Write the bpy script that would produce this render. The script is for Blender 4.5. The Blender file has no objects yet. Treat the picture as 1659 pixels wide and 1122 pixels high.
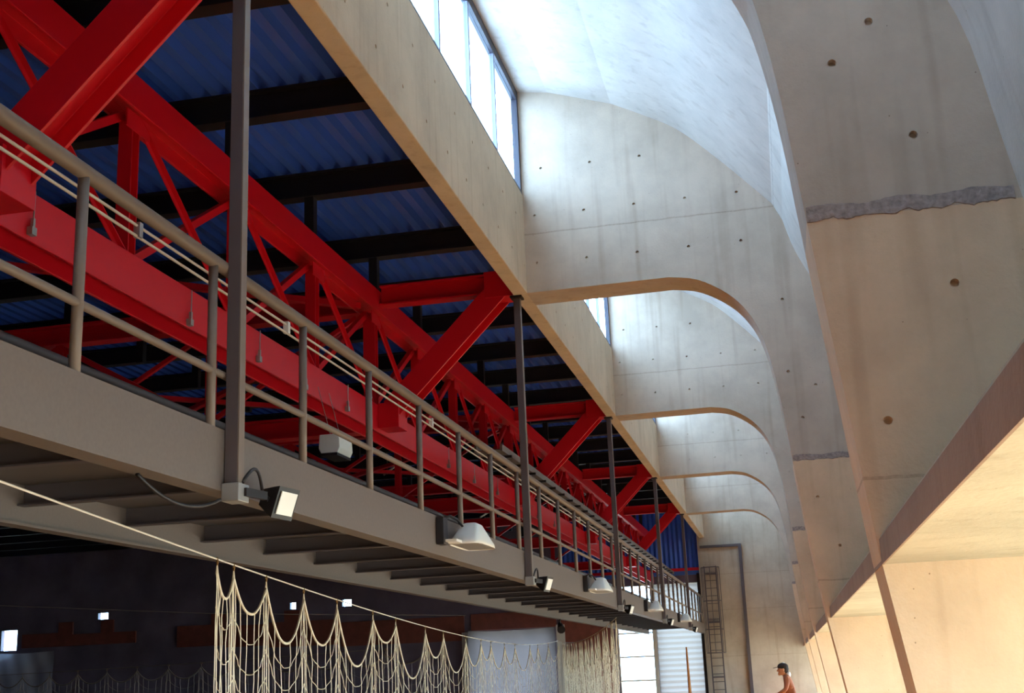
import bpy, bmesh, math, random
from mathutils import Vector, Matrix
random.seed(7)
S = bpy.context.scene
COL = S.collection
EYE = 1.6                      # eye height; builders below use heights measured from the eye

# ------------------------------------------------------------------ camera, sky, sun, exposure
yaw, pitch, roll = -0.20589092, 0.25763185, -0.04328395
fw = Vector((math.sin(yaw)*math.cos(pitch), math.cos(yaw)*math.cos(pitch), math.sin(pitch)))
r0 = Vector((math.cos(yaw), -math.sin(yaw), 0)); u0 = r0.cross(fw)
r_ = r0*math.cos(roll)+u0*math.sin(roll); u_ = -r0*math.sin(roll)+u0*math.cos(roll)
cd = bpy.data.cameras.new('camera'); cam = bpy.data.objects.new('camera', cd); COL.objects.link(cam)
cam.matrix_world = Matrix(((r_.x, u_.x, -fw.x, 0), (r_.y, u_.y, -fw.y, 0), (r_.z, u_.z, -fw.z, EYE), (0, 0, 0, 1)))
cd.sensor_width = 36; cd.lens = 1991.075*36/1659
cd.shift_x = -(830-829.5)/1659; cd.shift_y = 0
cd.clip_end = 500
S.camera = cam

w = bpy.data.worlds.new('sky'); S.world = w; w.use_nodes = True
bg = w.node_tree.nodes['Background']; bg.inputs[0].default_value = (0.47, 0.75, 1.05, 1); bg.inputs[1].default_value = 16.0
sd = bpy.data.lights.new('sun', 'SUN'); sun = bpy.data.objects.new('sun', sd); COL.objects.link(sun)
sd.energy = 13.0; sd.angle = 0.03; sd.color = (1.0, 0.93, 0.82)
sdir = Vector((-0.93, -0.02, -0.34)); sun.rotation_euler = sdir.to_track_quat('-Z', 'Y').to_euler(); sun.location = (40, 10, 18)
S.view_settings.view_transform = 'Standard'; S.view_settings.look = 'None'; S.view_settings.gamma = 1
S.view_settings.use_curve_mapping = False
S.view_settings.exposure = 0.28
S.cycles.use_denoising = True
S.cycles.max_bounces = 10; S.cycles.diffuse_bounces = 7; S.cycles.transparent_max_bounces = 16
S.cycles.sample_clamp_indirect = 8

# ------------------------------------------------------------------ materials
def mat(name, col, rough=.6, metal=0, spec=.4, noise=None, bump=0, nscale=6, emit=None):
    m = bpy.data.materials.new(name); m.use_nodes = True; nt = m.node_tree; b = nt.nodes['Principled BSDF']
    b.inputs['Base Color'].default_value = (*col, 1); b.inputs['Roughness'].default_value = rough
    b.inputs['Metallic'].default_value = metal; b.inputs['Specular IOR Level'].default_value = spec
    if noise:
        g = nt.nodes.new('ShaderNodeNewGeometry'); n = nt.nodes.new('ShaderNodeTexNoise')
        n.inputs['Scale'].default_value = nscale; n.inputs['Detail'].default_value = 6
        nt.links.new(g.outputs['Position'], n.inputs['Vector'])
        r = nt.nodes.new('ShaderNodeValToRGB')
        r.color_ramp.elements[0].position = .3; r.color_ramp.elements[1].position = .7
        r.color_ramp.elements[0].color = (*[c*(1-noise) for c in col], 1); r.color_ramp.elements[1].color = (*[min(1, c*(1+noise)) for c in col], 1)
        nt.links.new(n.outputs['Fac'], r.inputs['Fac']); nt.links.new(r.outputs['Color'], b.inputs['Base Color'])
        if bump:
            bp = nt.nodes.new('ShaderNodeBump'); bp.inputs['Strength'].default_value = bump; bp.inputs['Distance'].default_value = .02
            nt.links.new(n.outputs['Fac'], bp.inputs['Height']); nt.links.new(bp.outputs['Normal'], b.inputs['Normal'])
    if emit:
        b.inputs['Emission Color'].default_value = (*emit[:3], 1); b.inputs['Emission Strength'].default_value = emit[3]
    return m

def concrete(name, col, stain=(.30, .25, .21), joints=(), pour=None, upper=None):
    """board-marked concrete: blotches, fine pores, thin casting joints at given heights, two pours"""
    m = bpy.data.materials.new(name); m.use_nodes = True; nt = m.node_tree; b = nt.nodes['Principled BSDF']
    N = nt.nodes.new; L = nt.links.new
    b.inputs['Roughness'].default_value = .82; b.inputs['Specular IOR Level'].default_value = .2
    g = N('ShaderNodeNewGeometry'); sep = N('ShaderNodeSeparateXYZ'); L(g.outputs['Position'], sep.inputs[0])
    n1 = N('ShaderNodeTexNoise'); n1.inputs['Scale'].default_value = 1.1; n1.inputs['Detail'].default_value = 8; n1.inputs['Roughness'].default_value = .65
    L(g.outputs['Position'], n1.inputs['Vector'])
    n2 = N('ShaderNodeTexNoise'); n2.inputs['Scale'].default_value = 38; n2.inputs['Detail'].default_value = 4
    L(g.outputs['Position'], n2.inputs['Vector'])
    r1 = N('ShaderNodeValToRGB'); r1.color_ramp.elements[0].position = .34; r1.color_ramp.elements[1].position = .62
    r1.color_ramp.elements[0].color = (*[c*.80 for c in col], 1); r1.color_ramp.elements[1].color = (*col, 1)
    L(n1.outputs['Fac'], r1.inputs['Fac'])
    out = r1.outputs['Color']
    def mul(a, fac, c):
        x = N('ShaderNodeMix'); x.data_type = 'RGBA'; x.blend_type = 'MULTIPLY'
        L(a, x.inputs['A']); x.inputs['B'].default_value = (*c, 1)
        if isinstance(fac, float): x.inputs['Factor'].default_value = fac
        else: L(fac, x.inputs['Factor'])
        return x.outputs['Result']
    if upper:                                   # upper pour cast from a browner mix
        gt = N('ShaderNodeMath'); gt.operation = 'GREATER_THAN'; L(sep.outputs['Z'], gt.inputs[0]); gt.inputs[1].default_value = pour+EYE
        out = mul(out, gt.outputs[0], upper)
    wob = N('ShaderNodeTexNoise'); wob.inputs['Scale'].default_value = 5; L(g.outputs['Position'], wob.inputs['Vector'])
    hz = N('ShaderNodeMath'); hz.operation = 'MULTIPLY_ADD'; L(wob.outputs['Fac'], hz.inputs[0]); hz.inputs[1].default_value = .03; L(sep.outputs['Z'], hz.inputs[2])
    for z in joints:
        d = N('ShaderNodeMath'); d.operation = 'COMPARE'; L(hz.outputs[0], d.inputs[0]); d.inputs[1].default_value = z+EYE+.015; d.inputs[2].default_value = .009
        d2 = N('ShaderNodeMath'); d2.operation = 'MULTIPLY'; L(d.outputs[0], d2.inputs[0]); L(n2.outputs['Fac'], d2.inputs[1])
        out = mul(out, d2.outputs[0], (.55, .52, .50))
    # pores
    p = N('ShaderNodeTexVoronoi'); p.inputs['Scale'].default_value = 9; L(g.outputs['Position'], p.inputs['Vector'])
    pl = N('ShaderNodeMath'); pl.operation = 'LESS_THAN'; L(p.outputs['Distance'], pl.inputs[0]); pl.inputs[1].default_value = .035
    out = mul(out, pl.outputs[0], (.45, .42, .40))
    # faint vertical board marks
    wv = N('ShaderNodeTexNoise'); wv.inputs['Scale'].default_value = 7
    mp = N('ShaderNodeMapping'); mp.inputs['Scale'].default_value = (1, 1, .06); L(g.outputs['Position'], mp.inputs['Vector']); L(mp.outputs[0], wv.inputs['Vector'])
    wr = N('ShaderNodeMapRange'); wr.inputs[1].default_value = .55; wr.inputs[2].default_value = .75; L(wv.outputs['Fac'], wr.inputs[0])
    out = mul(out, wr.outputs[0], (.86, .84, .82))
    L(out, b.inputs['Base Color'])
    bp = N('ShaderNodeBump'); bp.inputs['Strength'].default_value = .25; bp.inputs['Distance'].default_value = .01
    L(n2.outputs['Fac'], bp.inputs['Height']); L(bp.outputs['Normal'], b.inputs['Normal'])
    return m

M = dict(
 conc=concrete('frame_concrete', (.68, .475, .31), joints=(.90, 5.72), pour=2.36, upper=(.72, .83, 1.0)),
 shell=concrete('shell_concrete', (.55, .51, .46), joints=(5.72,)),
 beam=concrete('beam_concrete', (.58, .46, .33)),
 lip=mat('joint_mortar', (.27, .22, .20), .95, noise=.3, bump=.6, nscale=30),
 slab=concrete('slab_concrete', (.50, .44, .33)),
 sedge=concrete('slab_edge_concrete', (.33, .22, .16)),
 endw=concrete('end_wall_concrete', (.46, .37, .28), joints=(.2, 2.0, 3.4)),
 red=mat('red_paint', (.60, .003, .012), .42, spec=.35),
 steel=mat('taupe_paint', (.135, .105, .09), .5, noise=.06, nscale=40),
 rail=mat('rail_paint', (.165, .125, .102), .45, spec=.4),
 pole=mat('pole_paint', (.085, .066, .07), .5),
 black=mat('black_paint', (.012, .010, .013), .5),
 blue=mat('blue_sheet', (.05, .13, .60), .27, spec=.5),
 joist=mat('joist_dark', (.085, .07, .078), .6),  # one even tone, darker than the taupe walkway paint
 deck=mat('deck_plate', (.10, .085, .08), .7),
 grey=mat('galvanised', (.35, .34, .33), .45, metal=.6),
 white=mat('white_enamel', (.75, .73, .68), .4),
 cable=mat('pale_cable', (.72, .63, .52), .6),
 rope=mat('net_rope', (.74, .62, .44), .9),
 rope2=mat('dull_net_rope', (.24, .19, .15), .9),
 brass=mat('hook_brass', (.32, .20, .08), .4, metal=.7),
 floor=mat('timber_floor', (.72, .33, .10), .5, noise=.12, nscale=3),
 pave=mat('pale_paving', (.68, .58, .38), .8, noise=.08, nscale=2), cover=mat('white_bounce_layer', (.82, .82, .80), .8),
 ground=mat('sandy_ground', (.60, .52, .38), .9, noise=.1, nscale=.6),
 darkw=mat('dark_wall', (.15, .115, .15), .8, noise=.25, nscale=.8),
 brick=mat('oxide_panel', (.20, .055, .038), .8, noise=.15, nscale=4),
 frame=mat('window_frame', (.035, .032, .045), .45),
 mull=mat('mullion_paint', (.22, .23, .34), .5),
 stripe=mat('stripe_blue', (.05, .13, .42), .5),
 cream=mat('cream_sheet', (.55, .50, .43), .7),
 orange=mat('orange_cloth', (.55, .20, .05), .8),
 skin=mat('skin', (.52, .24, .13), .6), cloth=mat('brown_cloth', (.20, .07, .035), .9), cap=mat('dark_cap', (.02, .014, .014), .8),
 trous=mat('dark_trousers', (.05, .05, .07), .9), shirt=mat('white_cloth', (.75, .74, .74), .9),
)
def thin_sheet(name, col, alpha, transl):
    m = bpy.data.materials.new(name); m.use_nodes = True; nt = m.node_tree; nt.nodes.clear(); N = nt.nodes.new; L = nt.links.new
    o = N('ShaderNodeOutputMaterial'); t = N('ShaderNodeBsdfTransparent'); d = N('ShaderNodeBsdfDiffuse'); q = N('ShaderNodeBsdfTranslucent')
    d.inputs[0].default_value = (*col, 1); q.inputs[0].default_value = (*col, 1)
    a = N('ShaderNodeMixShader'); a.inputs[0].default_value = transl; L(d.outputs[0], a.inputs[1]); L(q.outputs[0], a.inputs[2])
    c = N('ShaderNodeMixShader'); c.inputs[0].default_value = alpha; L(t.outputs[0], c.inputs[1]); L(a.outputs[0], c.inputs[2])
    L(c.outputs[0], o.inputs[0]); return m
M['plastic'] = thin_sheet('plastic_film', (.55, .55, .62), .85, .25)
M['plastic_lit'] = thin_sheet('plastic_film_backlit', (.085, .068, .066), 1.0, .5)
M['translucent'] = thin_sheet('translucent_sheet', (.20, .165, .145), 1.0, .45)
def glass():
    m = bpy.data.materials.new('pane_glass'); m.use_nodes = True; nt = m.node_tree; nt.nodes.clear(); N = nt.nodes.new; L = nt.links.new
    o = N('ShaderNodeOutputMaterial'); t = N('ShaderNodeBsdfTransparent'); g = N('ShaderNodeBsdfGlossy'); g.inputs['Roughness'].default_value = .03
    t.inputs[0].default_value = (.95, .97, 1, 1)
    x = N('ShaderNodeMixShader'); x.inputs[0].default_value = .06; L(t.outputs[0], x.inputs[1]); L(g.outputs[0], x.inputs[2]); L(x.outputs[0], o.inputs[0]); return m
M['glass'] = glass()

# ------------------------------------------------------------------ builders
WL = {}                                     # world location of every object
def tag(o, label=None, cat=None, group=None, kind=None):
    if label: o['label'] = label
    if cat: o['category'] = cat
    if group: o['group'] = group
    if kind: o['kind'] = kind
    return o
def empty(name, loc, label, cat, group=None):
    o = bpy.data.objects.new(name, None); COL.objects.link(o); o.empty_display_size = .2
    l = Vector(loc)+Vector((0, 0, EYE)); o.location = l; WL[o] = l
    return tag(o, label, cat, group)
class MB:
    def __init__(s): s.v = []; s.f = []
    def add(s, vs, fs):
        k = len(s.v); s.v += [Vector(v) for v in vs]; s.f += [tuple(i+k for i in f) for f in fs]; return s
    def box(s, a, b):
        (x0, y0, z0), (x1, y1, z1) = a, b
        return s.add([(x0,y0,z0),(x1,y0,z0),(x1,y1,z0),(x0,y1,z0),(x0,y0,z1),(x1,y0,z1),(x1,y1,z1),(x0,y1,z1)],
                     [(0,3,2,1),(4,5,6,7),(0,1,5,4),(1,2,6,5),(2,3,7,6),(3,0,4,7)])
    def sweep(s, prof, p, q, up=(0,0,1), closed=True, caps=True):
        """2-D profile (a: sideways, b: along up) swept from p to q"""
        p, q = Vector(p), Vector(q); d = (q-p).normalized(); sx = d.cross(Vector(up)).normalized(); sy = sx.cross(d)
        n = len(prof); vs = [p+sx*a+sy*b for a, b in prof]+[q+sx*a+sy*b for a, b in prof]
        fs = [(i, (i+1) % n, n+(i+1) % n, n+i) for i in range(n if closed else n-1)]
        if closed and caps: fs += [tuple(range(n-1, -1, -1)), tuple(range(n, 2*n))]
        return s.add(vs, fs)
    def bar(s, p, q, w, h, up=(0,0,1)):
        return s.sweep([(-w/2,-h/2),(w/2,-h/2),(w/2,h/2),(-w/2,h/2)], p, q, up)
    def hsec(s, p, q, w, h, t=.025, up=(0,0,1)):
        a = w/2; b = h/2; c = t/2
        return s.sweep([(-a,-b),(a,-b),(a,-b+t),(c,-b+t),(c,b-t),(a,b-t),(a,b),(-a,b),(-a,b-t),(-c,b-t),(-c,-b+t),(-a,-b+t)], p, q, up)
    def angle(s, p, q, w, t=.012, up=(0,0,1)):
        return s.sweep([(0,0),(w,0),(w,t),(t,t),(t,w),(0,w)], p, q, up)
    def tube(s, pts, r, n=8, caps=True):
        pts = [Vector(p) for p in pts]; k = len(s.v); m = len(pts); prev = None
        rr = r if isinstance(r, (list, tuple)) else [r]*m
        for i, p in enumerate(pts):
            d = (pts[min(i+1, m-1)]-pts[max(i-1, 0)]).normalized()
            if prev is None: ref = Vector((0,0,1)) if abs(d.z) < .9 else Vector((1,0,0)); a = d.cross(ref).normalized()
            else: a = (prev-d*prev.dot(d)).normalized()
            prev = a; b = d.cross(a)
            s.v += [p+(a*math.cos(2*math.pi*j/n)+b*math.sin(2*math.pi*j/n))*rr[i] for j in range(n)]
        for i in range(m-1):
            for j in range(n):
                s.f.append((k+i*n+j, k+i*n+(j+1) % n, k+(i+1)*n+(j+1) % n, k+(i+1)*n+j))
        if caps: s.f += [tuple(k+j for j in range(n-1, -1, -1)), tuple(k+(m-1)*n+j for j in range(n))]
        return s
    def prism(s, poly, y0, y1):
        n = len(poly)
        return s.add([(x, y0, z) for x, z in poly]+[(x, y1, z) for x, z in poly],
                     [tuple(range(n)), tuple(range(2*n-1, n-1, -1))]+[(i, n+i, n+(i+1) % n, (i+1) % n) for i in range(n)])
    def ball(s, c, rx, ry, rz, nu=14, nv=9):
        k = len(s.v); c = Vector(c)
        for i in range(nv+1):
            t = math.pi*i/nv
            for j in range(nu):
                a = 2*math.pi*j/nu; s.v.append(c+Vector((rx*math.sin(t)*math.cos(a), ry*math.sin(t)*math.sin(a), rz*math.cos(t))))
        for i in range(nv):
            for j in range(nu): s.f.append((k+i*nu+j, k+(i+1)*nu+j, k+(i+1)*nu+(j+1) % nu, k+i*nu+(j+1) % nu))
        return s
    def build(s, name, m, parent=None, smooth=False, label=None, cat=None, group=None, kind=None, bevel=0):
        vs = [v+Vector((0, 0, EYE)) for v in s.v]
        lo = Vector((min(v.x for v in vs), min(v.y for v in vs), min(v.z for v in vs))); hi = Vector((max(v.x for v in vs), max(v.y for v in vs), max(v.z for v in vs)))
        org = Vector(((lo.x+hi.x)/2, (lo.y+hi.y)/2, lo.z))
        me = bpy.data.meshes.new(name); me.from_pydata([v-org for v in vs], [], s.f)
        bm = bmesh.new(); bm.from_mesh(me); bmesh.ops.remove_doubles(bm, verts=bm.verts, dist=1e-5); bmesh.ops.recalc_face_normals(bm, faces=bm.faces)
        if smooth:
            for f in bm.faces: f.smooth = len(f.verts) <= 4
            if smooth is not True:
                for e in bm.edges: e.smooth = len(e.link_faces) == 2 and e.calc_face_angle(3) < smooth
        bm.to_mesh(me); bm.free(); me.materials.append(M[m] if isinstance(m, str) else m)
        o = bpy.data.objects.new(name, me); COL.objects.link(o); WL[o] = org
        if parent: o.parent = parent; o.location = org-WL[parent]
        else: o.location = org
        if bevel:
            bv = o.modifiers.new('bevel', 'BEVEL'); bv.width = bevel; bv.segments = 2; bv.limit_method = 'ANGLE'
        return tag(o, label, cat, group, kind)
def copy_tree(o, off, parent=None, label=None):
    c = o.copy(); COL.objects.link(c); c.parent = parent; WL[c] = WL[o]+Vector(off)
    c.location = o.location+Vector(off) if parent is None else o.location
    for ch in [x for x in o.children]: copy_tree(ch, off, c)
    if label: c['label'] = label
    return c
def cut(o, cutter):
    """subtract a cutter mesh and bake the result"""
    mod = o.modifiers.new('cut', 'BOOLEAN'); mod.operation = 'DIFFERENCE'; mod.object = cutter; mod.solver = 'EXACT'
    dg = bpy.context.evaluated_depsgraph_get(); me = bpy.data.meshes.new_from_object(o.evaluated_get(dg))
    o.modifiers.clear(); o.data = me; me.name = o.name
    cm = cutter.data; bpy.data.objects.remove(cutter); bpy.data.meshes.remove(cm)
ORD = ['first', 'second', 'third', 'fourth', 'fifth', 'sixth', 'seventh', 'eighth', 'ninth', 'tenth', 'eleventh', 'twelfth', 'thirteenth', 'fourteenth', 'fifteenth', 'sixteenth', 'seventeenth', 'eighteenth', 'nineteenth', 'twentieth', 'twenty-first', 'twenty-second', 'twenty-third', 'twenty-fourth']

BAY = 8.8; Y0 = 6.7; TH = .6                # frame spacing, first frame front, frame thickness
YEND = 50.7; YBACK = -14.0
FY = [Y0+BAY*i for i in range(5)]
FLOOR = -1.6

# ------------------------------------------------------------------ ground and floor
MB().box((-36.3, YBACK, FLOOR-.2), (.75, 52, FLOOR)).build('floor', 'floor', kind='structure', label='warm timber floor of the hall')
MB().box((.75, YBACK, FLOOR-.2), (4.6, 52, FLOOR)).build('floor_aisle', 'pave', kind='structure', label='pale paved floor of the side aisle')
MB().box((-160, -120, FLOOR-.6), (160, 200, FLOOR-.21)).build('floor_ground_outside', 'ground', kind='structure', label='sandy ground around the hall')

# ------------------------------------------------------------------ concrete shell roof, edge beam, aisle slab
prof = [(-3.32, 7.86), (-3.0, 7.84), (-2.59, 7.78), (-1.71, 7.48), (-1.23, 7.22), (-.81, 6.95), (-.28, 6.42), (.31, 5.76), (.42, 5.52), (.56, 5.03), (.92, 4.25), (1.26, 3.49), (1.40, 2.71), (1.58, 1.6), (1.72, .60)]
def offset(pr, t):
    out = []
    for i, (x, z) in enumerate(pr):
        a = Vector(pr[max(i-1, 0)]); b = Vector(pr[min(i+1, len(pr)-1)]); d = (b-a).normalized(); out.append((x-d.y*t, z+d.x*t))
    return out
def cat(pts, n):
    P = [Vector(p) for p in pts]; out = []
    for i in range(len(P)-1):
        a = P[max(i-1, 0)]; b = P[i]; c = P[i+1]; d = P[min(i+2, len(P)-1)]
        for k in range(n):
            t = k/n; out.append(tuple(.5*((2*b)+(c-a)*t+(2*a-5*b+4*c-d)*t*t+(3*b-a-3*c+d)*t**3)))
    return out+[tuple(P[-1])]
prof = prof[:3]+cat(prof[3:8], 6)+cat(prof[8:], 4)
outer = offset(prof, .16)
MB().prism(prof+outer[::-1], YBACK, YEND+.4).build('ceiling_concrete', 'shell', smooth=.12, kind='structure', label='curved pale concrete roof shell over the light wells')
MB().box((-3.2, YBACK, 4.89), (-3.0, YEND, 6.30)).build('edge_beam', 'beam', label='long concrete edge beam with ochre underside between blue roof and light wells', cat='concrete beam', bevel=.012)
bo = bpy.data.objects['edge_beam']; c = MB()
for zz, dy in ((5.25, 0), (5.85, .35)):
    for k in range(26):
        yy = 7.6+.78*k+dy; c.tube([(-3.03, yy, zz), (-2.97, yy, zz)], .02, 8)
cut(bo, c.build('cutter', 'beam'))
MB().box((.512, YBACK, .452), (4.3, YEND, .598)).build('ceiling_aisle', 'slab', kind='structure', label='low concrete slab over the cream side aisle')
MB().box((.502, YBACK+.1, .450), (.512, YEND-.01, .580)).build('slab_edge', 'sedge', bpy.data.objects['ceiling_aisle'], label='brown board-marked slab edge')

# ------------------------------------------------------------------ transverse concrete frames
edge = [(.80, FLOOR), (.462, .5), (.34, 1.45), (.235, 2.5), (.18, 3.1), (.11, 3.6), (.02, 4.0), (-.12, 4.32), (-.36, 4.6), (-.73, 4.83), (-1.1, 4.905)]
def smooth_arc(pts, n=5):
    out = []
    P = [Vector(p) for p in pts]
    for i in range(len(P)-1):
        a = P[max(i-1, 0)]; b = P[i]; c = P[i+1]; d = P[min(i+2, len(P)-1)]
        for k in range(n):
            t = k/n; out.append(tuple(.5*((2*b)+(c-a)*t+(2*a-5*b+4*c-d)*t*t+(3*b-a-3*c+d)*t**3)))
    return out+[tuple(P[-1])]
edge_s = [edge[0], edge[1]]+smooth_arc(edge[1:], 4)[1:]
fin_rest = [(-3.2, 4.89), (-3.2, 6.30), (-3.04, 6.30), (-3.04, 7.90)]+[(x, z) for x, z in offset(prof, .10)[2:-1]]+[(1.80, .60), (4.2, .60), (4.2, FLOOR)]
def fin_poly(first):
    e = [(x+(.065*min(1, max(0, (z+.6)/2.0))*min(1, max(0, (4.9-z)/1.0)) if first else 0), z) for x, z in edge_s]
    return e+fin_rest
for y in (-2.1, -10.9): MB().prism(fin_poly(False), y, y+TH).build('unseen_frame_behind', 'conc', kind='structure', label='unseen concrete frame behind the viewpoint, added to shape the light')  # unseen repeats of the frame row, put in to shape the light
names = ['nearest concrete frame, its tan leg filling the upper right', 'second concrete frame from the camera, with the largest visible arch', 'third concrete frame from the camera, behind the largest arch', 'fourth concrete frame from the camera, one before the farthest arch', 'farthest concrete frame, with the smallest arch before the end wall']
def jag_band(x0, x1, z, y, h):
    n = 46; top = []; bot = []
    for i in range(n+1):
        x = x0+(x1-x0)*i/n; top.append((x, z+h*.5+.010*math.sin(i*.37)+random.uniform(-.004, .004))); bot.append((x, z-h*.5-.012*math.sin(i*.9)*math.sin(i*.23)+random.uniform(-.007, .007)))
    return top, bot
for i, y in enumerate(FY):
    o = MB().prism(fin_poly(i == 0), y, y+TH).build('concrete_frame', 'conc', label=names[i], cat='concrete frame', group='concrete frames across the hall')
    c = MB()
    if i < 4:
        holes = [(x, z) for z in (5.30, 5.98, 6.66, 7.3) for x in [-2.85+.68*k+(.12 if z > 6 else 0) for k in range(6)] if z < 7.55-.42*max(0, x+2.3)-.25 and not (z < 5.4 and x > .3)]
        holes += [(.35, 4.4), (.55, 3.3), (.78, 3.53), (.94, 2.80), (1.05, 1.92), (.62, 1.2), (.8, .75)] if i == 0 else [(.32, 4.45), (.30, 3.5), (.42, 2.9), (.62, 3.3), (.5, 1.9), (.7, 1.3)]
        for x, z in holes:
            rr = .027 if i == 0 else .022
            n = 10; c.add([(x+rr*math.cos(6.283*k/n), y-.02, z+rr*math.sin(6.283*k/n)) for k in range(n)]+[(x+rr*.75*math.cos(6.283*k/n), y+.035, z+rr*.75*math.sin(6.283*k/n)) for k in range(n)],
                        [tuple(range(n)), tuple(range(2*n-1, n-1, -1))]+[(k, n+k, n+(k+1) % n, (k+1) % n) for k in range(n)])
        co = c.build('cutter', 'conc'); cut(o, co)
    t, b = jag_band(.25 if i else .315, 1.42, 2.40, y, .06 if i else .08)
    n = len(t); B = MB()
    B.add([(x, y-.006, z) for x, z in t]+[(x, y-.006, z) for x, z in b]+[(x, y+.01, z+.01) for x, z in t]+[(x, y+.01, z-.01) for x, z in b],
          [(k, k+1, n+k+1, n+k) for k in range(n-1)]+[(2*n+k, 2*n+k+1, k+1, k) for k in range(n-1)]+[(n+k, n+k+1, 3*n+k+1, 3*n+k) for k in range(n-1)])
    B.build('casting_joint', 'lip', o, label='rough grey horizontal casting joint')

# ------------------------------------------------------------------ clerestory windows (one per light well)
for i in range(-1, 5):
    ya = (FY[i]+TH) if i >= 0 else YBACK; yb = FY[i+1] if i < 4 else YEND
    f = MB(); x0, x1 = -3.09, -3.01
    f.box((x0, ya, 6.30), (x1, yb, 6.345)); f.box((x0, ya, 7.70), (x1, yb, 7.85)); f.box((x0, ya, 6.345), (x1, ya+.07, 7.70)); f.box((x0, yb-.09, 6.345), (x1, yb, 7.70))
    fr = f.build('window_%d' % (i+2), 'frame', kind='structure', label='dark framed clerestory window above the edge beam')
    n = 6; ys = [ya+.07+(yb-.09-ya-.07)*k/n for k in range(n+1)]
    for k in range(n):
        if k: MB().box((-3.075, ys[k]-.028, 6.345), (-3.02, ys[k]+.028, 7.70)).build('mullion', 'mull', fr)
        MB().box((-3.055, ys[k]+(.028 if k else 0), 6.345), (-3.047, ys[k+1]-(.028 if k < n-1 else 0), 7.70)).build('pane', 'glass', fr)

# ------------------------------------------------------------------ end walls
MB().box((-3.3, YEND, FLOOR), (4.4, YEND+.4, 8.0)).build('wall_end', 'endw', kind='structure', label='concrete end wall behind the ladder')
gw = MB().box((-36.3, 51.0, FLOOR), (-3.3, 51.3, 6.6)).build('wall_far', 'darkw', kind='structure', label='dark end wall of the gymnasium')
openings = [(-30.15, -29.6, 2.96, 3.30), (-21.0, -20.68, 2.94, 3.28), (-18.62, -18.15, 2.94, 3.28), (-34.95, -34.1, 1.8, 2.75), (-6.78, -5.36, FLOOR+.05, 3.15), (-5.2, -3.36, FLOOR+.05, 3.15), (-12.9, -9.4, FLOOR+.05, 1.62)]
c = MB()
for a, b, z0, z1 in openings: c.box((a, 50.8, z0), (b, 51.5, z1))
cut(gw, c.build('cutter', 'darkw'))
MB().box((-36.6, YBACK, FLOOR), (-36.3, 51.3, 6.6)).build('wall_left', 'darkw', kind='structure', label='dark side wall of the gymnasium')
MB().box((-36.3, YBACK-.3, FLOOR), (4.4, YBACK, 8.0)).build('wall_back', 'endw', kind='structure', label='concrete wall behind the viewpoint')
# small windows and glazing
for k, (a, b, z0, z1) in enumerate(openings[:5]):
    fb = MB(); t = .03
    fb.box((a, 51.02, z0), (a+t, 51.1, z1)); fb.box((b-t, 51.02, z0), (b, 51.1, z1)); fb.box((a, 51.02, z0), (b, 51.1, z0+t)); fb.box((a, 51.02, z1-t), (b, 51.1, z1))
    fr = fb.build('window_%d' % (k+7), 'frame' if k < 4 else 'cream', kind='structure', label='small bright opening in the dark far wall' if k < 4 else 'tall bright window beside the translucent cladding')
    if k < 4: MB().box((a+t, 51.055, z0+t), (b-t, 51.065, z1-t)).build('pane', 'glass', fr)
    else:
        zs = [z0+t+(z1-t-z0-t)*j/5 for j in range(6)]
        for j in range(5):
            if j: MB().box((a+t, 51.03, zs[j]-.03), (b-t, 51.09, zs[j]+.03)).build('glazing_bar', 'cream', fr)
            MB().box((a+t, 51.055, zs[j]+.015), (b-t, 51.065, zs[j+1]-.015)).build('pane', 'glass', fr)
# translucent corrugated cladding
a, b, z0, z1 = openings[5]
B = MB(); n = 88
vs = []
for j in range(n+1):
    z = z0+(z1-z0)*j/n; yy = 51.02+.02*math.sin(j*math.pi/2); vs += [(a, yy, z), (b, yy, z)]
B.add(vs, [(2*j, 2*j+1, 2*j+3, 2*j+2) for j in range(n)])
B.build('wall_cladding', 'translucent', kind='structure', label='translucent ribbed cladding beside the ladder')
for x in (-5.28, -3.34): MB().box((x-.09, 50.88, FLOOR), (x+.06, 51.0, 3.5)).build('trim_1' if x < -4 else 'trim_2', 'cream' if x < -4 else 'black', kind='structure', label='upright post at the edge of the translucent cladding')
MB().box((-9, 50.9, 3.46), (-3.3, 51.0, 3.62)).build('trim_3', 'stripe', kind='structure', label='blue painted stripe across the end wall')
MB().box((-9, 50.88, 3.62), (-3.3, 51.0, 3.74)).build('trim_4', 'red', kind='structure', label='red painted stripe across the end wall')
B = MB(); n = 60; vs = []
for j in range(n+1):
    x = -9+5.7*j/n; yy = 50.95+.025*(1 if j % 2 else -1); vs += [(x, yy, 3.74), (x, yy, 6.2)]
B.add(vs, [(2*j, 2*j+2, 2*j+3, 2*j+1) for j in range(n)]); B.build('wall_blue_cladding', 'blue', kind='structure', label='blue ribbed cladding high on the end wall')
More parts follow.
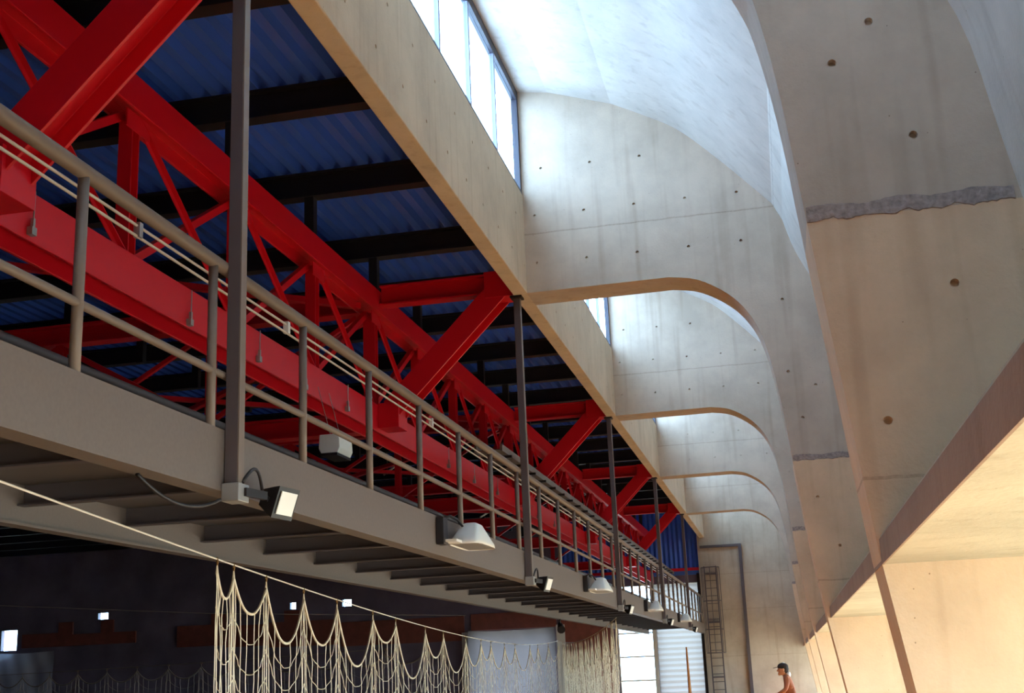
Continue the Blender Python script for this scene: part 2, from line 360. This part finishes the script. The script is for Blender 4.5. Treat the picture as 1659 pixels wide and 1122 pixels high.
# oxide red panels low on the far wall
for k, (a, b, z0, z1) in enumerate([(-33.8, -32.0, 1.9, 2.5), (-32.0, -31.3, 1.9, 2.95), (-31.3, -29.9, 1.9, 2.4), (-29.9, -29.3, 1.9, 2.95), (-29.3, -28.2, 1.9, 2.4), (-26.2, -24.6, 1.6, 2.5), (-24.6, -23.9, 1.6, 2.95), (-23.9, -22, 1.5, 2.4), (-21.9, -18.7, 1.4, 2.45), (-21.2, -20.5, 2.45, 2.92), (-18.6, -13.2, 1.3, 2.3), (-12.9, -9.3, 1.68, 2.35), (-9.1, -6.95, -1.6, 2.3)]):
    MB().box((a, 50.90, z0), (b, 51.0, z1)).build('wall_panel', 'brick', gw)
MB().box((-13.3, 50.85, FLOOR), (-12.95, 51, 1.62)).build('door_frame_post', 'cream', gw); MB().box((-9.3, 50.85, FLOOR), (-8.95, 51, 1.75)).build('door_frame_post', 'cream', gw)
def sheet(a, b, zt, zb, y, label, m='plastic', amp=.05):
    B = MB(); n, k = 30, 22; vs = []
    for i in range(n+1):
        for j in range(k+1):
            s = i/n; t = j/k
            vs.append((a+(b-a)*s, y+amp*(math.sin(9*s+5*t*s)+.6*math.sin(23*s-7*t)+.5*math.sin(14*t+6*s)), zt+(zb-zt)*t-.06*(math.sin(math.pi*s))*(1-t)))
    B.add(vs, [(i*(k+1)+j, (i+1)*(k+1)+j, (i+1)*(k+1)+j+1, i*(k+1)+j+1) for i in range(n) for j in range(k)])
    o = B.build('plastic_sheet', m, smooth=True, label=label, cat='plastic sheet')
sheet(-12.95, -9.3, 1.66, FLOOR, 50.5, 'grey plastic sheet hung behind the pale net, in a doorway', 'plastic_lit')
sheet(-35.0, -31.9, 1.72, FLOOR, 50.5, 'bluish plastic sheet in the bottom left corner')

# ------------------------------------------------------------------ blue roof deck and purlins
B = MB(); pitch_ = .22; x = -36.3; vs = []
while x < -3.25:
    for dx, dz in ((0, 6.10), (.085, 6.10), (.115, 6.21), (.19, 6.21)): vs.append((min(x+dx, -3.2), dz))
    x += pitch_
n = len(vs)
B.add([(x, YBACK, z) for x, z in vs]+[(x, 51.2, z) for x, z in vs], [(k, k+1, n+k+1, n+k) for k in range(n-1)])
B.build('ceiling_metal', 'blue', kind='structure', label='blue corrugated metal roof deck')
MB().box((-36.6, YBACK, 6.215), (-3.21, 51.4, 6.235)).build('ceiling_bounce_cover', 'cover', kind='structure', label='unseen white layer over the metal deck, added to bounce light into the light wells')  # unseen bright top, added to bounce sunlight into the light wells
PY = [9.05, 11.25, 13.5, 15.95, 18.1, 20.1, 22.35]+[24.5+2.2*k for k in range(12)]
for k, y in enumerate(PY):
    o = MB().hsec((-36.2, y, 5.94), (-3.22, y, 5.94), .18, .32, .03).build('roof_purlin', 'black', label='black steel purlin under the blue roof, %s counted from the camera' % ORD[k], cat='roof beam', group='black purlins under the blue roof')
    for xx in (-5.3, -10.1, -14.9): MB().box((xx-.06, y-.06, 5.20), (xx+.06, y+.06, 5.79)).build('stub_post', 'black', o)

# ------------------------------------------------------------------ red longitudinal edge truss
XT = -5.30; ZT = 5.06; ZB = 3.375
root = empty('edge_truss', (XT, 0, 3.3), 'long red steel truss running beside the walkway', 'truss')
MB().hsec((XT, 2, ZT), (XT, YEND, ZT), .32, .30, .03, up=(1, 0, 0)).build('top_chord', 'red', root, bevel=.006)
MB().hsec((XT, 2, ZB), (XT, YEND, ZB), .38, .30, .03, up=(1, 0, 0)).build('bottom_chord', 'red', root, bevel=.006)
nodes = [6.95-2.2+2.2*k for k in range(0, 21)]
for k, y in enumerate(nodes):
    MB().hsec((XT, y, ZB+.18), (XT, y, ZT-.16), .13 if (k-1) % 4 else .17, .13, .014, up=(0, 1, 0)).build('vertical', 'red', root)
    MB().box((XT+.075, y-.2, ZT-.32), (XT+.09, y+.2, ZT-.16)).build('gusset_plate', 'red', root)
    if k < len(nodes)-1:
        y2 = nodes[k+1]
        MB().angle((XT+.04, y+.08, ZT-.17), (XT+.04, y2-.08, ZB+.19), .055, .01, up=(1, 0, 0)).build('diagonal', 'red', root)
        MB().bar((XT-.04, y+.08, ZB+.19), (XT-.04, y2-.08, ZT-.17), .075, .075, up=(1, 0, 0)).build('diagonal', 'red', root)

# cross trusses to the left and brackets to the concrete beam
tn = ['nearest', 'second', 'third', 'fourth', 'farthest']
for i, fy in enumerate(FY):
    y = fy+.28
    r = empty('roof_bracket', (-4.3, y, 3.4), '%s red bracket with slanting strut joining truss to concrete beam' % tn[i], 'bracket', 'red brackets along the edge beam')
    MB().hsec((-5.14, y, 5.14), (-3.22, y, 5.14), .20, .29, .028).build('tie_beam', 'red', r, bevel=.004)
    p = Vector((-4.98, y, 3.50)); q = Vector((-3.45, y, 5.02))
    MB().hsec(p, q, .30, .32, .03, up=(0, 1, 0)).build('strut', 'red', r, bevel=.004)
    MB().box((-5.149, y-.2, 3.24), (-4.86, y+.2, 3.58)).build('foot_plate', 'red', r, bevel=.004)
    MB().box((-3.62, y-.17, 4.92), (-3.21, y+.17, 5.29)).build('head_plate', 'red', r, bevel=.004)
    r = empty('cross_truss', (-20, y, 3.3), '%s red roof truss spanning left across the gymnasium' % tn[i], 'truss', 'red trusses across the gymnasium')
    MB().hsec((-14.9, y, ZT), (-5.46, y, ZT), .24, .30, .03).build('top_chord', 'red', r)
    MB().hsec((-14.9, y, 3.36), (-5.46, y, 3.36), .26, .28, .03).build('bottom_chord', 'red', r)
    xs = [XT-2.4*k for k in range(0, 5)]
    for k in range(4):
        a, b = xs[k]-(.22 if k == 0 else .08), xs[k+1]
        MB().hsec((b, y, 3.56), (b, y, ZT-.15), .12, .12, .014, up=(0, 1, 0)).build('vertical', 'red', r)
        MB().bar((a, y+.03, ZT-.17), (b, y+.03, 3.58), .06, .06).build('diagonal', 'red', r)
        MB().bar((a, y-.04, 3.58), (b, y-.04, ZT-.17), .08, .08).build('diagonal', 'red', r)
    if i < 4:
        g = empty('roof_bracing', (-9, y+4, 5.0), '%s pair of thin red cross braces lying under the blue roof' % (tn[i] if i < 3 else 'farthest'), 'bracing', 'red horizontal braces under the roof')
        MB().bar((XT-.1, y+BAY-.2, 4.98), (-14.8, y+.1, 4.98), .10, .08).build('brace', 'red', g)
        MB().bar((XT-.1, y+.2, 4.90), (-14.8, y+BAY-.1, 4.90), .10, .08).build('brace', 'red', g)

# hooks along the bottom chord
def hook(y, z, label, wire):
    x = -5.138
    r = empty('wire_clamp', (x, y, z), label, 'clamp', 'small clamps along the red bottom chord')
    MB().box((x-.015, y-.03, z), (x+.035, y+.03, z+.06)).build('clamp', 'grey', r); MB().box((x+.005, y-.012, z+.06), (x+.03, y+.012, z+.13)).build('lug', 'grey', r)
    MB().tube([(x+.02, y, z+.12), (x+.02, y+.005, z+.34)], .006, 6).build('rod', 'grey', r)
ys_h = [7.55, 10.05, 11.6, 12.9, 14.3, 17.4, 19.1, 20.8, 22.6, 26.5, 28.5]
for k, y in enumerate(ys_h):
    hook(y, 3.22 if k % 2 == 0 else 3.20, 'small grey clamp with rod on the red bottom chord, %s from the left' % ORD[k], True)

# ------------------------------------------------------------------ suspended walkway
XF = -3.22; XB = -5.45; WY0, WY1 = .6, 50.0
root = empty('walkway', (-4.3, 20, 1.1), 'suspended taupe steel walkway with pipe railings', 'walkway')
fb = MB().box((XF-.05, WY0, 1.12), (XF, WY1, 1.48)); fb.box((XF-.14, WY0, 1.105), (XF+.005, WY1, 1.125)).build('front_fascia', 'steel', root)
fb = MB().box((XB, WY0, 1.17), (XB+.05, WY1, 1.52)); fb.box((XB, WY0, 1.16), (XB+.12, WY1, 1.18)).build('back_fascia', 'steel', root)
MB().box((XB+.05, WY0, 1.47), (XF-.05, WY1, 1.50)).build('deck', 'deck', root)
PSP = BAY/6; PY0 = 6.66
jm = None
for k in range(-3, 30):
    y = PY0+PSP*k-.15
    if jm is None:
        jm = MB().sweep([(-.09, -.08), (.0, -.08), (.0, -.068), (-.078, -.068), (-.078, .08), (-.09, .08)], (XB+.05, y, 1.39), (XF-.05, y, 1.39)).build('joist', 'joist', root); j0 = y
    else:
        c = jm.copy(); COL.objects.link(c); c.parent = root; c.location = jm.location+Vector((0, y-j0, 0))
# railings
rl = MB().tube([(XF-.03, WY0, 2.52), (XF-.03, WY1, 2.52)], .042, 14).build('handrail', 'rail', root, smooth=True)
MB().tube([(XF-.03, WY0, 1.83), (XF-.03, WY1, 1.83)], .024, 10).build('mid_rail', 'rail', root, smooth=True)
MB().tube([(XB+.08, WY0, 2.50), (XB+.08, WY1, 2.50)], .038, 10).build('handrail', 'pole', root, smooth=True, label='dark handrail on the far side')  # far handrail takes the darker pole paint
p0 = None; b0 = None
for k in range(-3, 30):
    y = PY0+PSP*k
    if p0 is None:
        p0 = MB().tube([(XF-.03, y, 1.30), (XF-.03, y, 2.5)], .029, 12).build('post', 'rail', rl, smooth=True); y00 = y
    else:
        c = p0.copy(); COL.objects.link(c); c.parent = rl; c.location = p0.location+Vector((0, y-y00, 0))
    if k % 3 == 0: MB().tube([(XB+.08, y, 1.35), (XB+.08, y, 2.48)], .026, 8).build('back_post', 'pole', root, smooth=True)
# hanger poles
pn = ['nearest dark hanger pole, rising past the top of the picture', 'second dark hanger pole, dropping from the corner of the largest arch', 'third dark hanger pole from the camera', 'fourth dark hanger pole from the camera', 'farthest dark hanger pole, by the end wall']
for i, fy in enumerate(FY):
    y = fy+.12
    r = empty('hanger_pole', (-3.17, y, 1.02), pn[i], 'pole', 'dark poles hanging the walkway')
    B = MB(); B.sweep([(-.042, -.034), (.042, -.034), (.042, .034), (-.042, .034)], (-3.172, y, 1.06), (-3.172, y, 4.885), up=(0, 1, 0)); B.build('tube', 'pole', r, bevel=.005)
    MB().box((-3.13, y-.035, 1.06), (-3.122, y+.045, 4.88)).build('edge_strip', 'rail', r)
    MB().box((-3.25, y-.09, 4.862), (-3.09, y+.09, 4.888)).build('top_plate', 'black', r)
    MB().box((-3.213, y-.075, 1.04), (-3.10, y+.075, 1.15)).build('foot_clamp', 'grey', r, bevel=.006)

# cables strung behind the railing
r = empty('twin_cables', (-4.3, 20, 3.1), 'pair of thin pale cables strung level behind the handrail', 'cable')
for z in (3.21, 3.13): MB().tube([(-4.3, 2, z), (-4.3, 26, z-.02), (-4.3, 50.6, z)], .011, 6).build('cable', 'cable', r, smooth=True)
for y in (7.6, 10.35, 15.2, 21.0, 27): MB().box((-4.325, y-.025, 3.12), (-4.275, y+.025, 3.23)).build('spacer_clip', 'white' if y > 10 else 'grey', r)

# ------------------------------------------------------------------ lamps on the walkway
def floodlight(y, label):
    r = empty('floodlight', (-3.06, y, 1.0), label, 'floodlight', 'small black floodlights at the pole feet')
    MB().bar((-3.10, y, 1.10), (-3.06, y+.22, 1.10), .035, .05).build('arm', 'black', r)
    # housing: a flaring box whose open face looks right and down
    n = Vector((.94, -.12, -.32)).normalized(); c = Vector((-3.0, y+.40, 1.07)); s = n.cross(Vector((0, 0, 1))).normalized(); u = s.cross(n)
    B = MB(); vs = []
    for d, hw, hh in ((-.15, .06, .05), (-.05, .105, .085), (.0, .125, .10)):
        vs += [c+n*d+s*a*hw+u*b*hh for a, b in ((-1, -1), (1, -1), (1, 1), (-1, 1))]
    B.add(vs, [(3, 2, 1, 0), (8, 9, 10, 11)]+[(4*k+j, 4*k+(j+1) % 4, 4*k+4+(j+1) % 4, 4*k+4+j) for k in range(2) for j in range(4)]); B.build('housing', 'black', r)
    B = MB(); vs = [c+n*.004+s*a*.095+u*b*.072 for a, b in ((-1, -1), (1, -1), (1, 1), (-1, 1))]+[c+n*.010+s*a*.095+u*b*.072 for a, b in ((-1, -1), (1, -1), (1, 1), (-1, 1))]
    B.add(vs, [(3, 2, 1, 0), (4, 5, 6, 7)]+[(j, (j+1) % 4, 4+(j+1) % 4, 4+j) for j in range(4)]); B.build('front_glass', 'white', r, label='pale front glass')
    B = MB()
    for a in (-1, 1): B.bar(c+s*a*.13-n*.05, c+s*a*.13-n*.14+u*.02, .012, .03)
    B.build('yoke', 'black', r)
    pts = [Vector((-3.12, y+.02, 1.16))+Vector((.02*math.sin(t*3.1), .30*t, .12*math.sin(math.pi*t)-.04*t)) for t in [k/10 for k in range(11)]]
    MB().tube(pts, .011, 6).build('cable', 'black', r, smooth=True)
    return r
fl = ['black floodlight at the foot of the nearest pole', 'black floodlight at the foot of the second pole', 'black floodlight at the foot of the third pole', 'black floodlight at the foot of the fourth pole', 'black floodlight at the foot of the farthest pole']
f0 = floodlight(FY[0]+.12, fl[0])
for i in range(1, 5): copy_tree(f0, (0, FY[i]-FY[0], 0), None, fl[i])
MB().tube([(-3.32+.11*t, 5.95+.78*t, 1.10-.05*t-.38*t*(1-t)) for t in [k/14 for k in range(15)]], .011, 8).build('drooping_cable', 'black', smooth=True, label='black cable drooping under the walkway beside the nearest floodlight', cat='cable')
def reflector(y, label):
    r = empty('reflector_lamp', (-3.05, y, 1.2), label, 'lamp', 'white reflector lamps along the walkway')
    # hood: long trapezoid dome, open below, flared apron to the far end
    B = MB(); rings = [(.0, .40, .17), (.035, .39, .165), (.13, .27, .12), (.22, .15, .08), (.235, .08, .05)]
    vs = []; n = 16
    for z, a, b in rings:
        for j in range(n):
            t = 2*math.pi*j/n; ct, st = math.cos(t), math.sin(t); e = .4
            vs.append((-3.02+b*math.copysign(abs(ct)**e, ct), y+a*math.copysign(abs(st)**e, st), 1.22+z))
    m = len(rings)
    B.add(vs, [(k*n+j, k*n+(j+1) % n, (k+1)*n+(j+1) % n, (k+1)*n+j) for k in range(m-1) for j in range(n)]+[tuple((m-1)*n+j for j in range(n))])
    h = B.build('hood', 'white', r, smooth=True); sm = h.modifiers.new('t', 'SOLIDIFY'); sm.thickness = .006
    MB().box((-3.15, y-.34, 1.222), (-2.89, y+.34, 1.232)).build('diffuser', 'grey', r)
    MB().box((-3.215, y-.66, 1.20), (-3.14, y-.50, 1.46)).build('ballast_box', 'black', r, bevel=.006)
    MB().box((-3.16, y-.60, 1.225), (-3.03, y-.30, 1.25)).build('bracket', 'white', r)
    MB().tube([(-3.19, y-.5, 1.46), (-3.15, y-.38, 1.50), (-3.10, y-.28, 1.47), (-3.07, y-.17, 1.40)], .012, 6).build('cable', 'black', r, smooth=True)
    return r
rf = ['white reflector lamp between the nearest and second poles', 'white reflector lamp between the second and third poles', 'white reflector lamp between the third and fourth poles', 'white reflector lamp between the fourth and farthest poles']
r0_ = reflector(12.1, rf[0])
for i in range(1, 4): copy_tree(r0_, (0, BAY*i, 0), None, rf[i])
# white box lamp hanging from the bottom chord
r = empty('hanging_box_lamp', (-4.95, 13.4, 2.5), 'white box lamp hanging on two wires under the red chord', 'lamp')
MB().prism([(-5.05, 2.50), (-4.85, 2.50), (-4.82, 2.56), (-4.83, 2.72), (-5.07, 2.72), (-5.08, 2.56)], 13.18, 13.62).build('body', 'white', r, bevel=.01)
MB().box((-5.05, 13.17, 2.47), (-4.85, 13.63, 2.50)).build('base_rim', 'black', r)
for y in (13.22, 13.58): MB().tube([(-4.95, y, 2.72), (-5.1, y, 3.30)], .005, 5).build('wire', 'grey', r)
r = empty('spot_lamp', (-5.38, 30, .95), 'small dark spotlight hung under the back edge of the walkway', 'lamp')
MB().tube([(-5.38, 30, 1.17), (-5.38, 30, 1.02)], .02, 6).build('stem', 'black', r); MB().tube([(-5.40, 30.08, 1.04), (-5.33, 29.84, .90)], [.06, .10], 10).build('head', 'black', r)

# ------------------------------------------------------------------ service tray; unclear light glints built as pale rods
r = empty('service_tray', (-4.48, 37, 3.4), 'grey grated service tray hung between the far railing and the red truss', 'cable tray')
for x in (-4.70, -4.27): MB().box((x-.02, 19.2, 3.45), (x+.02, 50.0, 3.56)).build('side_rail', 'steel', r)
bar0 = None
for k in range(30):
    y = 19.7+k*1.0
    MB().box((-4.68, y-.45, 3.47), (-4.29, y+.5, 3.49)).build('tray_plate', 'steel', r)
    MB().box((-4.76, y-.02, 3.41), (-4.20, y+.03, 3.45)).build('cross_bar', 'black', r)
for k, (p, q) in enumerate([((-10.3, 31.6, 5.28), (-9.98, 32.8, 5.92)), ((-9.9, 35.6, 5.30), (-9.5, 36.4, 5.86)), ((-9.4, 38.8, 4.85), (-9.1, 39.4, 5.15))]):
    o = MB().tube([p, q], .03, 8).build('glint_rod', 'cable', label='short slanting light glint in the dark roof space, built as a pale rod, %s from the left' % ORD[k], cat='rod', group='light glints built as rods in the roof space')
    for e in (p, q): MB().tube([e, (e[0], e[1], 6.09)], .006, 5).build('wire', 'black', o)  # wires added so the glint rods hang from the deck

# ------------------------------------------------------------------ net curtains
def net(name, P0, P1, zs, hooks, sags, label, ropem, zbot, rope_r=.008, thin=.0045, wire=True, seed=1, sagk=.55, nst=6, w0=0, rows=5):
    rnd = random.Random(seed)
    P0, P1 = Vector((*P0, 0)), Vector((*P1, 0)); Lt = (P1-P0).length; d = (P1-P0)/Lt
    def wz(s): t = s/Lt; return zs[0]*(1-t)+zs[1]*t-zs[2]*4*t*(1-t)
    def pt(s, z, off=0): q = P0+d*s; return Vector((q.x-d.y*off, q.y+d.x*off, z))
    r = empty(name, (P0.x*.5+P1.x*.5, P0.y*.5+P1.y*.5, zbot), label, 'net')
    if wire: MB().tube([pt(w0+(Lt-w0)*k/40, wz(w0+(Lt-w0)*k/40)) for k in range(41)], .007, 5).build('wire', ropem if ropem != 'rope' else 'cable', r, smooth=True)
    top = MB(); mesh = MB()
    def topz(a, b, s):
        t = (s-a)/(b-a); sg = sags[hooks.index(a)] if sags else min(sagk*(b-a), .62); e = abs(2*t-1); return (wz(a)*(1-t)+wz(b)*t)-.10-sg*(1-e**2.1)
    cols = []
    for k in range(len(hooks)-1):
        a, b = hooks[k], hooks[k+1]; n = 16
        top.tube([pt(a+(b-a)*j/n, topz(a, b, a+(b-a)*j/n)) for j in range(n+1)], rope_r*1.7, 5)
        for row in range(1, rows+1):
            dz = .25*row+.04*rnd.random(); fl = max(.35, 1-.10*row)
            mesh.tube([pt(a+(b-a)*j/n, max(zbot, (topz(a, b, a+(b-a)*j/n)-wz(a))*fl+wz(a)-dz), .008*math.sin(j*1.7+row)) for j in range(n+1)], thin*1.1, 3, caps=False)
        for c in range(nst):
            t = (c+.5)/nst; tt = .5+.5*math.copysign(abs(2*t-1)**.75, 2*t-1); s0 = a+(b-a)*tt; s1 = a+(b-a)*t
            z0 = topz(a, b, s0); z1 = zbot
            mesh.tube([pt(s0+(s1-s0)*min(1, q*1.6)+rnd.uniform(-.004, .004), z0+(z1-z0)*q, rnd.uniform(-.01, .01)) for q in (0, .07, .15, .25, .4, .65, 1)], thin*1.25, 3, caps=False)
    for h in hooks:
        for e in (-.02, .02): mesh.tube([pt(h+e*.4, wz(h)-.10), pt(h+e*2, wz(h)-.45, e), pt(h+e*4, zbot, e*2)], thin*1.3, 3, caps=False)
    top.build('top_rope', ropem, r, smooth=True); mesh.build('netting', ropem, r, kind='stuff')
    for h in hooks:
        MB().tube([pt(h, wz(h)+.012), pt(h+.02, wz(h)-.02, .012), pt(h, wz(h)-.045), pt(h-.02, wz(h)-.02, -.012), pt(h, wz(h)+.012)], .006, 4).build('hook', 'brass', r); 
        MB().tube([pt(h, wz(h)-.045), pt(h, wz(h)-.11)], [.006, .014], 5).build('knot', ropem, r)
    return r
def plan(P0, P1, ratios):        # distance along the plan line for given X/Y sight ratios, all positive
    out = []
    for q in ratios:
        k = (P1[0]-P0[0])/(P1[1]-P0[1]); y = (P0[0]-k*P0[1])/(q-k); out.append(math.hypot(q*y-P0[0], y-P0[1]))
    return out
A = (-3.73, 5.47); Bn = (-8.25, 45.5)
hk = [3.06, 3.44, 4.28, 5.45, 6.72, 8.43, 9.78, 11.94, 13.56, 16.01, 18.1, 19.67, 22.18, 24.48, 28.45, 31.07, 35.15, 40.2]
sg1 = [.17, .24, .42, .38, .54, .23, .63, .32, .52, .40, .28, .45, .36, .55, .40, .50, .55]
net('net_curtain', A, Bn, (1.0, 1.0, .40), hk, sg1, 'pale rope net curtain hanging in scallops from a long wire', 'rope', FLOOR+.02, rope_r=.007, thin=.0035, w0=-4.5)
C = (-3.55, 26.6)
hk2 = [.15+.62*k+.2*math.sin(k*2.3) for k in range(28)]
net('net_curtain', C, (-8.25, 45.3), (1.0, 1.0, .25), hk2, None, 'gathered pale net bunched below the walkway by the bright window', 'rope', FLOOR+.02, seed=4, sagk=.8, nst=4)
hk3 = [.6+1.15*k for k in range(17)]
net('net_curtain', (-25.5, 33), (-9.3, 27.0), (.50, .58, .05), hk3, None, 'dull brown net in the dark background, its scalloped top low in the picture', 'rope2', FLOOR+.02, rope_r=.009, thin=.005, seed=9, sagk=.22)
MB().tube([(-22, 28, 2.35), (-14.5, 30, 1.75), (-8.5, 33, 1.5)], .008, 4).build('far_wire', 'rope2', label='thin dull wire crossing the dark background', cat='wire')

# ------------------------------------------------------------------ caged ladder, pipe and far items on the end wall
r = empty('caged_ladder', (-2.8, 50.4, FLOOR), 'dark steel caged ladder on the end wall', 'ladder')
for x in (-3.08, -2.62): MB().box((x-.025, 50.38, FLOOR), (x+.025, 50.44, 3.72)).build('stile', 'pole', r)
for k in range(17): MB().tube([(-3.08, 50.41, -1.35+.3*k), (-2.62, 50.41, -1.35+.3*k)], .014, 6).build('rung', 'pole', r)
def arc(z, rr=.36): return [(-2.85+rr*math.cos(t), 50.41-rr*.95*math.sin(t), z) for t in [math.pi*j/12 for j in range(13)]]
for z in (.35, 1.25, 2.35, 3.66): MB().tube(arc(z), .022, 6).build('cage_hoop', 'pole', r, smooth=True)
for t in (.0, .2, .5, .8, 1.0):
    a = math.pi*t; MB().tube([(-2.85+.36*math.cos(a), 50.41-.342*math.sin(a), .35), (-2.85+.36*math.cos(a), 50.41-.342*math.sin(a), 3.66)], .014, 5).build('cage_bar', 'pole', r)
for z in (-.6, 1.5, 3.4): MB().box((-3.08, 50.44, z), (-2.62, 50.695, z+.05)).build('wall_bracket', 'pole', r)
r = empty('wall_conduit', (-1.6, 50.62, FLOOR), 'blue-grey conduit bent at a right angle on the end wall', 'pipe')
MB().box((-1.67, 50.56, FLOOR), (-1.55, 50.69, 4.46)).build('upright_run', 'pole', r); MB().box((-3.2, 50.56, 4.46), (-1.55, 50.69, 4.56)).build('level_run', 'pole', r)
r = empty('ochre_pole', (-4.05, 50.4, FLOOR), 'leaning ochre pole in front of the translucent cladding', 'pole')
MB().tube([(-4.0, 50.3, FLOOR), (-4.05, 50.75, .62)], [.07, .03], 8).build('shaft', 'orange', r)

# ------------------------------------------------------------------ person in the distance
def person(x, y):
    r = empty('person', (x, y, FLOOR), 'person in dark cap and brown top, head bowed, before the end wall', 'person')
    J = {'pel': (0, 0, .86), 'sp': (-.02, 0, 1.05), 'ch': (-.05, 0, 1.19), 'nk': (-.09, 0, 1.30), 'hd0': (-.115, 0, 1.35),
         'sl': (-.06, -.17, 1.22), 'el': (-.10, -.22, 1.02), 'wl': (-.27, -.17, .93), 'hl': (-.34, -.15, .93),
         'sr': (-.06, .17, 1.22), 'er': (-.08, .22, 1.02), 'wr': (-.25, .17, .90), 'hr': (-.32, .15, .89),
         'hil': (0, -.09, .83), 'kl': (-.03, -.10, .47), 'al': (.02, -.10, .09), 'tl': (-.14, -.11, .04),
         'hir': (0, .09, .83), 'kr': (-.02, .10, .47), 'ar': (.04, .10, .09), 'tr': (-.12, .11, .04)}
    R = {'pel': .13, 'sp': .125, 'ch': .14, 'nk': .055, 'hd0': .05, 'sl': .065, 'el': .045, 'wl': .032, 'hl': .03, 'sr': .065, 'er': .045, 'wr': .032, 'hr': .03,
         'hil': .095, 'kl': .06, 'al': .042, 'tl': .035, 'hir': .095, 'kr': .06, 'ar': .042, 'tr': .035}
    E = [('pel', 'sp'), ('sp', 'ch'), ('ch', 'nk'), ('nk', 'hd0'), ('ch', 'sl'), ('sl', 'el'), ('el', 'wl'), ('wl', 'hl'), ('ch', 'sr'), ('sr', 'er'), ('er', 'wr'), ('wr', 'hr'),
         ('pel', 'hil'), ('hil', 'kl'), ('kl', 'al'), ('al', 'tl'), ('pel', 'hir'), ('hir', 'kr'), ('kr', 'ar'), ('ar', 'tr')]
    # fingers
    for s, sg in (('l', -1), ('r', 1)):
        h = Vector(J['h'+s])
        for f in range(4):
            a = 'f%s%d' % (s, f); J[a] = tuple(h+Vector((-.05, (f-1.5)*.019, -.01))); J[a+'b'] = tuple(h+Vector((-.075-.008*(f in (1, 2)), (f-1.5)*.02, -.045))); R[a] = .010; R[a+'b'] = .008
            E += [('h'+s, a), (a, a+'b')]
        J['th'+s] = tuple(h+Vector((-.01, -sg*.045, .01))); J['th2'+s] = tuple(h+Vector((-.045, -sg*.055, -.005))); R['th'+s] = .011; R['th2'+s] = .009; E += [('h'+s, 'th'+s), ('th'+s, 'th2'+s)]
    keys = list(J); me = bpy.data.meshes.new('body'); me.from_pydata([J[k] for k in keys], [(keys.index(a), keys.index(b)) for a, b in E], [])
    o = bpy.data.objects.new('body', me); COL.objects.link(o); o.parent = r; WL[o] = WL[r]
    sk = o.modifiers.new('skin', 'SKIN'); sb = o.modifiers.new('sub', 'SUBSURF'); sb.levels = 1; sb.render_levels = 2
    for k, v in zip(keys, me.skin_vertices[0].data): v.radius = (R[k], R[k]); v.use_root = (k == 'pel')
    # clothing colours by height on the one continuous body
    m = bpy.data.materials.new('person_body'); m.use_nodes = True; nt = m.node_tree; b = nt.nodes['Principled BSDF']; tc = nt.nodes.new('ShaderNodeTexCoord'); sp = nt.nodes.new('ShaderNodeSeparateXYZ')
    nt.links.new(tc.outputs['Object'], sp.inputs[0]); rp = nt.nodes.new('ShaderNodeValToRGB'); dv = nt.nodes.new('ShaderNodeMath'); dv.operation = 'DIVIDE'; dv.inputs[1].default_value = 1.6
    nt.links.new(sp.outputs['Z'], dv.inputs[0]); nt.links.new(dv.outputs[0], rp.inputs[0]); rp.color_ramp.interpolation = 'CONSTANT'
    rp.color_ramp.elements[0].color = (.03, .02, .02, 1); rp.color_ramp.elements[1].position = .06; rp.color_ramp.elements[1].color = (.05, .05, .07, 1)
    for ps, cc in ((.55, (.30, .10, .045, 1)), (.805, (.52, .24, .13, 1))): e = rp.color_ramp.elements.new(ps); e.color = cc
    nt.links.new(rp.outputs[0], b.inputs['Base Color']); b.inputs['Roughness'].default_value = .8; me.materials.append(m)
    X, Yp, Z = x-.13, y, FLOOR+1.40
    hd = MB().ball((X, Yp, Z), .098, .078, .118, 16, 12); hd.ball((X-.10, Yp, Z-.02), .022, .014, .024, 8, 6); hd.ball((X-.07, Yp, Z-.085), .035, .04, .03, 10, 6)
    for s in (-1, 1): hd.ball((X+.01, Yp+s*.08, Z-.01), .022, .012, .034, 8, 6)
    h = hd.build('head', 'skin', r, smooth=True)
    for s in (-1, 1): MB().ball((X-.088, Yp+s*.032, Z+.008), .01, .012, .008, 8, 5).build('eye', 'cap', h)
    MB().box((X-.100, Yp-.022, Z-.066), (X-.088, Yp+.022, Z-.058)).build('mouth', 'cloth', h)
    MB().ball((X+.035, Yp, Z+.005), .082, .08, .10, 14, 8).build('hair', 'cap', r, smooth=True)
    cp = MB().ball((X+.005, Yp, Z+.055), .108, .09, .075, 16, 9); cp.add([(X-.07, Yp-.07, Z+.05), (X-.19, Yp-.05, Z+.025), (X-.19, Yp+.05, Z+.025), (X-.07, Yp+.07, Z+.05), (X-.07, Yp-.07, Z+.062), (X-.19, Yp-.05, Z+.035), (X-.19, Yp+.05, Z+.035), (X-.07, Yp+.07, Z+.062)], [(0, 1, 2, 3), (7, 6, 5, 4), (0, 4, 5, 1), (1, 5, 6, 2), (2, 6, 7, 3), (3, 7, 4, 0)])
    cp.build('cap', 'cap', r, smooth=True)
    MB().ball((X+.02, Yp, Z+.125), .03, .025, .02, 10, 6).build('cap_button', 'shirt', r, smooth=True)
    MB().ball((X+.10, Yp, Z-.10), .05, .075, .06, 12, 8).build('collar', 'shirt', r, smooth=True)
person(-.06, 26.0)
